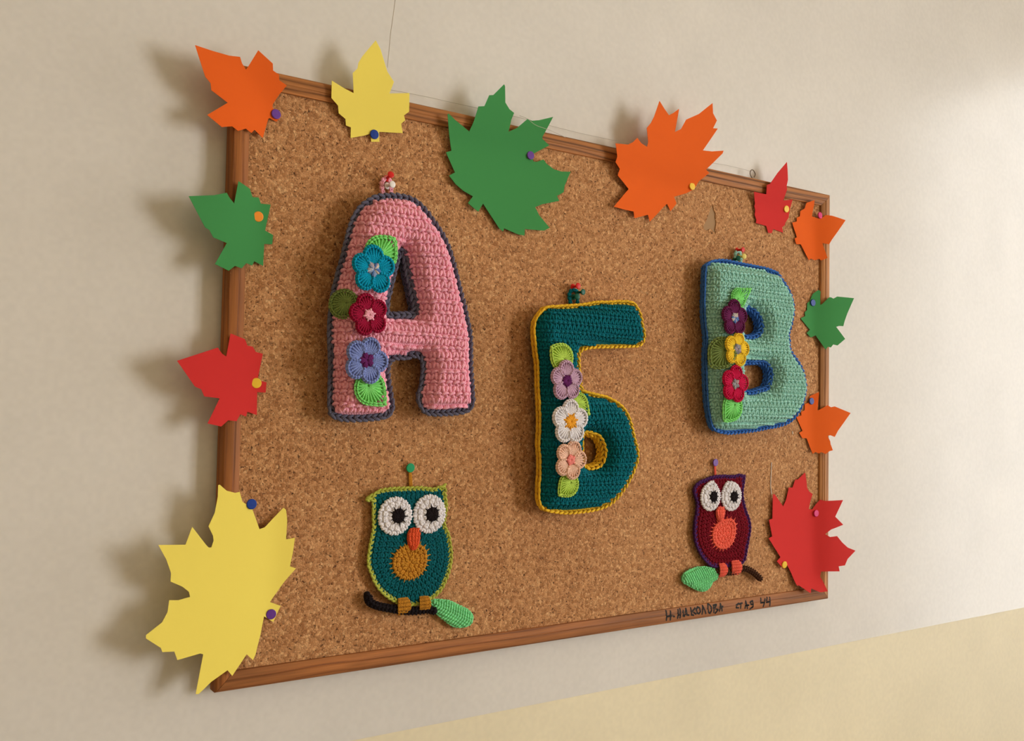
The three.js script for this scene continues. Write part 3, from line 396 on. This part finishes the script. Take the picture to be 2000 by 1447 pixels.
function flower(parent, o, col, ctr, [cx, cy, rx, ry], surf, rot, centre) {
  const R = (rx + ry) / 2 * 0.5 + Math.min(rx, ry) * 0.5, { z, n } = surf(cx, cy), base = new Yarn();
  base.bean(V(0, 0, 0.6), V(1, 0, 0), UP, R * 0.5, R * 0.5, 1.4);
  const f = part('crochet_flower', base.geo(), Y[col], parent);
  f.position.set((cx - o[0]) * MM, (cy - o[1]) * MM, (z + 2.2 - o[2]) * MM); f.quaternion.setFromUnitVectors(UP, V(n.x * 0.55, n.y * 0.55, n.z).normalize());
  for (let k = 0; k < 5; k++) {
    const a = rot + k * Math.PI * 2 / 5 + (rand() - 0.5) * 0.12, y = new Yarn(), d = V(Math.cos(a), Math.sin(a)), l = V(-d.y, d.x), sz = jit(0.05), at = (r, s, h) => V(d.x * r * R + l.x * s * R, d.y * r * R + l.y * s * R, h), w = 0.385 * sz, c = 0.58;
    y.bean(at(c, 0, 1.2 + (k % 2) * 0.5), d, UP, R * 0.37, R * 0.36, 1.9);
    for (let m = -4; m <= 4; m++) { const th = m * 0.285; y.strand(at(0.24 + Math.abs(m) * 0.012, m * 0.036, 2.6), at(c + Math.cos(th * 1.55) * w * 0.85, Math.sin(th * 1.5) * w * 0.92, 3.1 + (k % 2) * 0.4), R * 0.06, UP, jit(0.08)); }
    const rim = 15; for (let m = 0; m < rim; m++) { const th = mix(-2.35, 2.35, m / (rim - 1)), th2 = th + 0.36; for (const h of [0, 1]) y.strand(at(c + Math.cos(th) * w * (1.04 - h * 0.13), Math.sin(th) * w * (1.08 - h * 0.13), 2.4 + h * 1.3 + (k % 2) * 0.4), at(c + Math.cos(th2) * w * (1.12 - h * 0.13), Math.sin(th2) * w * (1.16 - h * 0.13), 2.6 + h * 1.3 + (k % 2) * 0.4), R * 0.062, UP, jit(0.08)); }
    part('petal', y.geo(), Y[col], f);
  }
  const y = new Yarn(), cr = R * centre.size, tint = () => centre.tints ? centre.tints[Math.floor(rand() * centre.tints.length)] : jit(0.1);
  y.bean(V(0, 0, 3), V(1, 0, 0), UP, cr * 0.75, cr * 0.75, 1.2, tint());
  const spokes = centre.spokes ?? 5;
  for (let k = 0; k < spokes; k++) for (const e of [-1, 0, 1]) { const a = rot + (k + 0.5) * Math.PI * 2 / spokes + e * (centre.star ? 0.26 : 0.42), ln = cr * (e ? 0.82 : 1.12); y.strand(V(Math.cos(a) * cr * 0.1, Math.sin(a) * cr * 0.1, 4.1), V(Math.cos(a) * ln, Math.sin(a) * ln, 3.7), R * 0.058, UP, tint()); }
  part('flower_centre', y.geo(), Y[ctr], f);
}
function crochetLeaf(parent, o, col, [cx, cy, rx, ry, tx, ty], surf) {
  const { z, n } = surf(cx, cy), y = new Yarn(), d = V(tx - cx, ty - cy), L = d.length(), R = Math.min(rx, ry) * 0.98; d.normalize(); const l = V(-d.y, d.x), focus = -0.25 * R, M = 24;
  const rim = (t) => { const a = t * Math.PI * 2, c = Math.cos(a), r = R * (1 + Math.max(0, c) ** 9 * Math.max(0, L / R - 1)); return [r * c, R * Math.sin(a)]; };
  const at = ([a, b], h) => V(d.x * a + l.x * b, d.y * a + l.y * b, h);
  y.bean(V(0, 0, 0.6), d, UP, R * 0.98, R * 0.95, 1.5);
  for (let k = 0; k < M; k++) {
    const [a, b] = rim((k + 0.5) / M), [c, e] = rim((k + 1.5) / M);
    y.strand(at([focus + (a - focus) * 0.08, b * 0.08], 2.6), at([focus + (a - focus) * 0.88, b * 0.88], 2.3), R * 0.068, UP, jit(0.14));
    for (const h of [0, 1]) y.strand(at([a * (1 - h * 0.13), b * (1 - h * 0.13)], 1.5 + h * 1.1), at([c * (1.05 - h * 0.13), e * (1.05 - h * 0.13)], 1.7 + h * 1.1), R * 0.07, UP, jit(0.1));
  }
  y.bean(at([L * 0.97, 0], 2), d, UP, 2.6, 1.9, 1.6, 1, 0.4); y.bean(at([L * 0.9, 1.2], 2.4), l, UP, 2, 1.2, 1.2);
  const m = part('crochet_leaf', y.geo(), Y[col], parent);
  m.position.set((cx - o[0]) * MM, (cy - o[1]) * MM, (z + 3.2 - o[2]) * MM); m.quaternion.setFromUnitVectors(UP, V(n.x * 0.6, n.y * 0.6, n.z).normalize());
}
function letter(key, label, bodyCol, edgeCol, opt) {
  const D = DATA.letters[key], ZM = 30, H = opt.H ?? 17, W = 16, o0 = smoothClosed(pairs(D.out), 260);
  const sg = Math.sign(area(o0)), N = o0.length, out = o0.map(([x, y], i) => { const a = o0[(i + N - 2) % N], b = o0[(i + 2) % N], tx = b[0] - a[0], ty = b[1] - a[1], q = Math.hypot(tx, ty) || 1; return [x - ty / q * sg * opt.inset, y + tx / q * sg * opt.inset]; });
  const holes = D.holes.map((h) => smoothClosed(pairs(h), 90)), [x0, x1, y0, y1] = bounds(out), o = [(x0 + x1) / 2, (y0 + y1) / 2, ZM];
  const g = thing('crochet_letter', label, 'letter', o, 'stuffed crochet letters on the board'), sd0 = outlineField(out, holes), sd = (x, y) => sd0(x, y) - opt.band;
  const height = (d) => H * Math.pow(Math.sin(Math.min(1, d / W) * Math.PI / 2), 0.85), sz = (x, y) => ZM + height(Math.max(0, sd(x, y)));
  const surf = (x, y) => { const e = 1.2, hx = (sz(x + e, y) - sz(x - e, y)) / (2 * e), hy = (sz(x, y + e) - sz(x, y - e)) / (2 * e); return { z: sz(x, y), n: V(-hx, -hy, 1).normalize(), hx, hy }; };
  const body = new Yarn().add(grid(sd, height, x0 - 2, x1 + 2, y0 - 2, y1 + 2, 1.6, ZM, 1, o)).add(grid(sd, (d) => 15 * Math.sqrt(1 - (1 - Math.min(1, d / W)) ** 2), x0 - 2, x1 + 2, y0 - 2, y1 + 2, 2.2, ZM, -1, o));
  const front = part('stuffed_body', body.geo(), Y[bodyCol], g);
  const st = new Yarn(), RH_ = opt.row, SW = opt.stitch; let row = 0;
  for (let y = y0 + 2; y < y1 - 1; y += RH_, row++) {
    const wob = opt.lean ?? 0;
    for (let x = x0 + (row % 2 ? SW / 2 : 0), step = SW; x < x1; x += step) {
      const yy = y + wob * (x - o[0]) + (vnoise(x / 25, row * 3.1, 77) - 0.5) * 2.2, xx = x + (rand() - 0.5) * 0.7, d = sd(xx, yy); step = SW; if (d < 0.9) { step = SW * 0.3; continue; }
      const s = surf(xx, yy); step = SW * clamp(1.12 / Math.sqrt(1 + s.hx * s.hx), 0.45, 1); const t1 = V(1, 0, s.hx).normalize(), t2 = new THREE.Vector3().crossVectors(s.n, t1), c = V(xx, yy, s.z).sub(V(...o)), tn = jit(0.06), k = opt.fat;
      if (row % 2) { for (const e of [-1, 1]) st.bean(c.clone().addScaledVector(t1, e * SW * 0.235).addScaledVector(s.n, 0.5), t2.clone().addScaledVector(t1, -e * 0.34 + (rand() - 0.5) * 0.2), s.n, RH_ * 0.62, Math.min(SW * 0.27, RH_ * 0.35) * k, Math.min(SW * 0.27, RH_ * 0.36) * k, tn); }
      else { const tilt = (rand() - 0.5) * 0.5 + opt.tilt; st.bean(c.clone().addScaledVector(s.n, 1.0 + rand() * 0.5).addScaledVector(t2, -RH_ * 0.08), t1.clone().addScaledVector(t2, tilt), s.n, SW * 0.54, RH_ * 0.31 * k, RH_ * 0.42 * k, tn, RH_ * 0.25); st.bean(c.clone().addScaledVector(t2, -RH_ * 0.36).addScaledVector(t1, SW * 0.22 + (rand() - 0.5)).addScaledVector(s.n, 0.3), t1.clone().addScaledVector(t2, -1.6), s.n, RH_ * 0.38, SW * 0.22, SW * 0.23, tn); }
    }
  }
  const ed = new Yarn(); for (const p of [out, ...holes]) { chain(ed, p, 6.8, opt.rope, ZM + 2.2, o, opt.spread, 0.1, opt.tall ?? 0.9); chain(ed, p, 6.8, opt.rope, ZM - (opt.tall ?? 0) * 0.6 - 1.2, o, 0.5, -0.3, 0.9); chain(ed, p, 7, 1.9, ZM - 5.6, o, 0.3, 2.2, 1.3); }
  part('stitches', st.geo(), Y[bodyCol], front).userData.kind = 'stuff';
  part('edging', ed.geo(), Y[edgeCol], g);
  opt.leaves.forEach((c, i) => crochetLeaf(g, o, c, DATA.deco[key].leaves[i].slice(1), surf));
  opt.flowers.forEach(([col, ctr, rot, centre], i) => flower(g, o, col, ctr, DATA.deco[key].flowers[i].slice(1), (x, y) => { const s = surf(x, y); return { z: s.z + 4, n: s.n }; }, rot, centre));
  const lp = pairs(opt.loop), cv = new THREE.CatmullRomCurve3(lp.map(([x, y]) => V(x, y, 18))), ly = new Yarn(), M = 9, q = cv.getSpacedPoints(M);
  for (let k = 0; k < M; k++) for (const e of [-1, 1]) { const t = q[k + 1].clone().sub(q[k]), sd2 = V(-t.y, t.x).normalize(); ly.bean(q[k].clone().add(q[k + 1]).multiplyScalar(0.5).addScaledVector(sd2, e * 1.0).sub(V(...o)), t.clone().addScaledVector(sd2, e * 1.2), UP, 2.8, 1.6, 1.7, jit(0.06)); }
  part('hanging_loop', ly.geo(), Y[opt.loopCol ?? bodyCol], g);
  return g;
}
const q90 = Math.PI / 2;
letter('A', 'stuffed pink crochet letter with dark grey edging and three flowers', 'pink', 'charcoal', { row: 6.1, stitch: 8.3, fat: 1.0, tilt: 0.18, rope: 2.2, spread: 1.95, inset: 3.5, band: 2.9, leaves: ['fresh', 'olive', 'fresh'], loop: DATA.loops[0],
  flowers: [['teal', 'variegated', q90, { size: 0.36, tints: VARIEGATED, star: true }], ['crimson', 'pink', q90 + 0.25, { size: 0.3, spokes: 6 }], ['slate', 'violet', q90 - 0.3, { size: 0.4, star: true }]] });
letter('B', 'stuffed dark teal crochet letter with mustard yellow edging and three flowers', 'deepTeal', 'mustard', { row: 5.2, stitch: 6.2, fat: 0.95, tilt: 0.1, rope: 1.95, spread: 1.2, tall: 1.9, inset: 2.8, band: 1.9, H: 15, leaves: ['lime', 'lime', 'lime'], loop: DATA.loops[1],
  flowers: [['mauve', 'violet', q90, { size: 0.36 }], ['white', 'orange', q90, { size: 0.38, spokes: 7 }], ['peach', 'coral', q90 - 0.35, { size: 0.3 }]] });
letter('V', 'stuffed mint green crochet letter with blue edging and three flowers', 'mint', 'blue', { row: 5.0, stitch: 7.6, fat: 1.0, tilt: 0.12, rope: 1.8, spread: 1.5, tall: 1.3, inset: 2.9, band: 2.1, H: 15, leaves: ['fresh', 'olive', 'fresh'], loop: DATA.loops[2],
  flowers: [['plum', 'variegated', q90, { size: 0.33, tints: VARIEGATED }], ['yellow', 'variegated', q90 - 0.2, { size: 0.36, tints: GREY }], ['raspberry', 'variegated', q90 - 0.2, { size: 0.32, tints: GREY, star: true }]] });

// rounds of stitches, ring after ring towards a centre
function rounds(y, ring, c, pitch, r, zf, o, { stop = 0.04, tintf } = {}) {
  const mean = ring.reduce((s, [a, b]) => s + Math.hypot(a - c[0], b - c[1]), 0) / ring.length;
  for (let k = 0; ; k++) {
    const f = 1 - (k + 0.5) * pitch / mean; if (f < stop) break;
    const path = ring.map(([a, b]) => V(c[0] + (a - c[0]) * f, c[1] + (b - c[1]) * f)), cv = new THREE.CatmullRomCurve3(path, true), n = Math.max(5, Math.round(cv.getLength() / (pitch * 1.05))), pts = cv.getSpacedPoints(n);
    for (let i = 0; i < n; i++) {
      const p = pts[i], t = pts[(i + 1) % n].clone().sub(p).normalize(), rad = V(p.x - c[0], p.y - c[1]).normalize(), z = zf(p.x, p.y, f), tn = jit(0.07);
      for (const e of [-1, 1]) y.bean(V(p.x, p.y, z + 0.4).addScaledVector(t, e * pitch * 0.22).sub(V(...o)), rad.clone().addScaledVector(t, e * 0.5 + (rand() - 0.5) * 0.3), UP, pitch * 0.54, r, r, tn);
      if (k % 2) y.bean(V(p.x, p.y, z + 0.9).addScaledVector(rad, pitch * 0.4).sub(V(...o)), t.clone().addScaledVector(rad, 0.3), UP, pitch * 0.5, r * 0.85, r * 0.8, tn);
    }
  }
}
const circle = (cx, cy, rx, ry, n = 40, f = () => 1) => Array.from({ length: n }, (_, i) => { const a = i / n * Math.PI * 2; return [cx + Math.cos(a) * rx * f(a), cy + Math.sin(a) * ry * f(a)]; });
function owl(D, label, C) {
  const o0 = smoothClosed(pairs(D.out), 160), sg = Math.sign(area(o0)), N = o0.length, out = o0.map(([x, y], i) => { const a = o0[(i + N - 1) % N], b = o0[(i + 1) % N], tx = b[0] - a[0], ty = b[1] - a[1], q = Math.hypot(tx, ty) || 1; return [x - ty / q * sg * 2.4, y + tx / q * sg * 2.4]; });
  const [x0, x1, y0, y1] = bounds(out), ZM = 18, o = [(x0 + x1) / 2, (y0 + y1) / 2, ZM], g = thing('crochet_owl', label, 'owl', o, 'flat crochet owls on the board'), sd = outlineField(out, []);
  const H = C.puff, height = (d) => H * Math.sqrt(1 - (1 - Math.min(1, d / 14)) ** 2), sz = (x, y) => ZM + height(Math.max(0, sd(x, y)));
  const body = part('owl_body', new Yarn().add(grid(sd, height, x0 - 2, x1 + 2, y0 - 2, y1 + 2, 1.6, ZM, 1, o)).add(grid(sd, () => 2, x0 - 2, x1 + 2, y0 - 2, y1 + 2, 3, ZM, -1, o)).geo(), Y[C.body], g);
  const [bx, by, brx, bry] = D.belly, st = new Yarn();
  rounds(st, out, [bx * 0.6 + o[0] * 0.4, by * 0.5 + o[1] * 0.5], 5.2, 1.45, (x, y) => sz(x, y) - 0.2, o);
  part('stitches', st.geo(), Y[C.body], body).userData.kind = 'stuff';
  const ed = new Yarn(); chain(ed, out, 5.4, C.rope, ZM + 2.2, o, C.rope * 0.82, 0.2, 0.5); chain(ed, out, 5.4, 1.6, ZM - 0.3, o, 0.3, 0.2, 0.9);
  for (const [ex, ey] of C.ears) for (let k = 0; k < 3; k++) ed.bean(V(ex + (rand() - 0.5) * 2, ey - k * 1.6, ZM + 2).sub(V(...o)), V(1, 0.6 - k * 0.5), UP, 3.2, 1.7, 1.7, jit(0.06));
  part('edging', ed.geo(), Y[C.edge], g);
  // belly patch with spiked rim
  const by_ = new Yarn(), zb = (x, y) => sz(x, y) + 1.6, heart = circle(bx, by, brx * 0.82, bry * 0.84, 48, C.heart);
  by_.bean(V(bx, by, zb(bx, by) - 0.6).sub(V(...o)), V(1, 0, 0), UP, brx * 0.8, bry * 0.8, 1.3);
  rounds(by_, heart, [bx, by], 4.6, 1.5, zb, o);
  for (let k = 0; k < 24; k++) { const a = k / 24 * Math.PI * 2, f = C.heart(a); by_.strand(V(bx + Math.cos(a) * brx * 0.72 * f, by + Math.sin(a) * bry * 0.74 * f, zb(bx + Math.cos(a) * brx * 0.8, by + Math.sin(a) * bry * 0.8) + 0.3).sub(V(...o)), V(bx + Math.cos(a) * brx * (1.0 + rand() * 0.08) * f, by + Math.sin(a) * bry * (1.0 + rand() * 0.08) * f, zb(bx, by) - 1.2).sub(V(...o)), 1.35, UP, jit(0.08), 0, 0.75); }
  part('belly_patch', by_.geo(), Y[C.belly], g);
  D.eyes.forEach(([ex, ey, rx, ry], i) => {
    const e = new Yarn(), zc = sz(ex, ey) + 2.6, f = C.eyeShape[i];
    e.bean(V(ex, ey, zc - 0.8).sub(V(...o)), V(1, 0, 0), UP, rx * 0.9, ry * 0.9, 2.2);
    rounds(e, circle(ex, ey, rx * 0.99, ry * 0.99, 40, f), [ex, ey], C.eyePitch, 1.75, (x, y) => zc + 0.6 - 2.2 * (Math.hypot(x - ex, y - ey) / rx) ** 4, o, { stop: 0.25 });
    const eye = part('eye', e.geo(), Y.white, g), pu = new Yarn(), [px, py] = D.pupils[i], pr = C.pupil;
    pu.bean(V(px, py, zc + 2.4).sub(V(...o)), V(1, 0, 0), UP, pr * 0.8, pr * 0.82, 1.5);
    for (let k = 0; k < 9; k++) { const a = k / 9 * Math.PI * 2 + i * 0.4 + (rand() - 0.5) * 0.2; pu.strand(V(px, py, zc + 3.0).sub(V(...o)), V(px + Math.cos(a) * pr * jit(0.1) * 1.1, py + Math.sin(a) * pr * 1.12 * jit(0.1), zc + 2.8).sub(V(...o)), 1.5, UP, 1, 0, 0.7); }
    part('pupil', pu.geo(), Y.black, eye);
  });
  { // beak: short rows narrowing downwards
    const b = new Yarn(), [cx, cy, rx, ry] = D.beak, zc = sz(cx, cy) + 2.8;
    b.bean(V(cx, cy, zc).sub(V(...o)), V(0, -1, 0), UP, ry * 1.0, rx * 0.98, 2.6, 1, 0, 0.22);
    for (let r = 0; r < 5; r++) { const w = rx * [0.5, 0.66, 0.62, 0.5, 0.3][r], yy = cy + ry * (0.72 - r * 0.36); for (const e of [-0.9, -0.3, 0.3, 0.9]) b.bean(V(cx + e * w, yy, zc + 2.2 - Math.abs(e) * 0.9).sub(V(...o)), V(e * 0.25 + 0.25, 1, 0), UP, ry * 0.24, w * 0.34, 1.3, jit(0.08)); }
    part('beak', b.geo(), Y[C.beak], g);
  }
  { // branch, toes and leaf
    const pts = pairs(D.branch).map(([x, y]) => V(x, y, 20.5)), cv = new THREE.CatmullRomCurve3(pts), b = new Yarn(), n = Math.round(cv.getLength() / 2.2), s = cv.getSpacedPoints(n);
    for (let k = 0; k < n; k++) { const t = s[k + 1].clone().sub(s[k]), sd2 = V(-t.y, t.x).normalize(), p = s[k].clone().sub(V(...o)), rr = C.branchR * (k < 1 || k > n - 2 ? 0.85 : 1); b.bean(p, t, UP, 3.2, rr, rr, 1); if (k % 2) for (const e of [-0.6, 0.05, 0.7]) b.bean(p.clone().addScaledVector(sd2, e * rr).add(V(0, 0, rr * Math.sqrt(1 - Math.min(0.95, e * e)))), t.clone().addScaledVector(sd2, e * 1.5 * t.length()), UP, 2.1, 1.2, 1.0, jit(0.1)); }
    part('branch', b.geo(), Y[C.branch], g);
    for (const [cx, cy, rx, ry] of D.feet) {
      const f = new Yarn(), M = 8;
      for (let k = 0; k < M; k++) { const e = (k / (M - 1) - 0.5) * 2, tw = jit(0.12), S = 6; for (let m = 0; m < S; m++) { const a = mix(-1.35, 1.35, m / S), c2 = mix(-1.35, 1.35, (m + 1) / S), pt = (u) => V(cx + e * rx * 0.84 * (0.5 + 0.5 * Math.cos(u)), cy + Math.sin(u) * ry * 1.02, 18.5 + Math.cos(u) * (C.branchR + 3.4) - Math.abs(e) * 0.5).sub(V(...o)); f.strand(pt(a), pt(c2), rx * 0.15, UP, tw); } }
      part('foot', f.geo(), Y[C.foot], g);
    }
    const lo = smoothClosed(pairs(D.leaf), 60), [lx0, lx1, ly0, ly1] = bounds(lo), lf = new Yarn(), ls = outlineField(lo, []), lc = [(lx0 + lx1) / 2, (ly0 + ly1) / 2], ax = V(C.leafAxis[0], C.leafAxis[1]).normalize(), pr = V(-ax.y, ax.x);
    lf.add(grid(ls, (d) => 3.2 * Math.sqrt(1 - (1 - Math.min(1, d / 6)) ** 2), lx0 - 1, lx1 + 1, ly0 - 1, ly1 + 1, 1.2, 18, 1, o)).add(grid(ls, () => 1.5, lx0 - 1, lx1 + 1, ly0 - 1, ly1 + 1, 2, 18, -1, o));
    for (let a = -30; a <= 30; a += 3.4) for (const b2 of [-14, -11.4, -8.2, -5, -1.7, 1.7, 5, 8.2, 11.4, 14]) { const p = V(lc[0], lc[1]).addScaledVector(ax, a + Math.abs(b2) * 0.35 * C.leafV).addScaledVector(pr, b2), d = ls(p.x, p.y); if (d < 1.2) continue; lf.bean(V(p.x, p.y, 18.6 + 3.2 * Math.sqrt(1 - (1 - Math.min(1, d / 6)) ** 2)).sub(V(...o)), pr.clone().addScaledVector(ax, Math.sign(b2) * 0.45 * C.leafV), UP, 2.5, 1.45, 1.5, jit(0.09)); }
    const le = new Yarn(); chain(lf, lo, 4.4, 1.35, 19, o, 0.7, 1.2, 0.4);
    part('crochet_leaf', lf.geo(), Y.leafGreen, g);
  }
  { // cord up to the tack
    const [t, a, b] = pairs(D.cord), c = new Yarn(); for (const e of C.cord) c.strand(V(t[0] + e * 1.2, t[1] - 1, 15.4).sub(V(...o)), V(mix(a[0], b[0], e / 2 + 0.5), a[1] - 4, 16.4).sub(V(...o)), 0.75, UP, jit(0.08));
    part('hanging_cord', c.geo(), Y[C.cordCol], g);
  }
  return g;
}
{
  const [A, B] = DATA.owls, round = () => 1, bump = (a0, w, k) => (a) => { let d = Math.abs(((a - a0 + Math.PI * 3) % (Math.PI * 2)) - Math.PI); return 1 + k * Math.exp(-d * d / (w * w)); };
  const tip = (D, pick) => { const p = pairs(D.out); return pick.map((i) => p[i]); };
  owl(A, 'dark teal crochet owl with lime edging and a gold belly on a black branch', { body: 'owlTeal', edge: 'owlLime', belly: 'gold', beak: 'beak', branch: 'black', foot: 'gold', cordCol: 'gold', puff: 2.6, rope: 1.65, ears: tip(A, [0, 9]), heart: bump(0.8, 0.5, 0.16), eyeShape: [round, round], eyePitch: 5.6, pupil: 9.6, branchR: 4.4, leafAxis: [1, -0.55], leafV: -1, cord: [-1, -0.3, 0.35, 1] });
  owl(B, 'maroon crochet owl with purple edging and a coral belly on a brown branch', { body: 'maroon', edge: 'owlPurple', belly: 'owlCoral', beak: 'owlCoral', branch: 'brown', foot: 'owlCoral', cordCol: 'owlCoral', puff: 3.4, rope: 2.05, ears: tip(B, [7]), heart: bump(0.8, 0.5, 0.3), eyeShape: [bump(1.35, 0.35, 0.2), bump(1.95, 0.35, 0.1)], eyePitch: 5.4, pupil: 8.6, branchR: 4.2, leafAxis: [-1, -0.25], leafV: 1, cord: [-0.7, 0, 0.7] });
}

renderer.render(scene, camera);
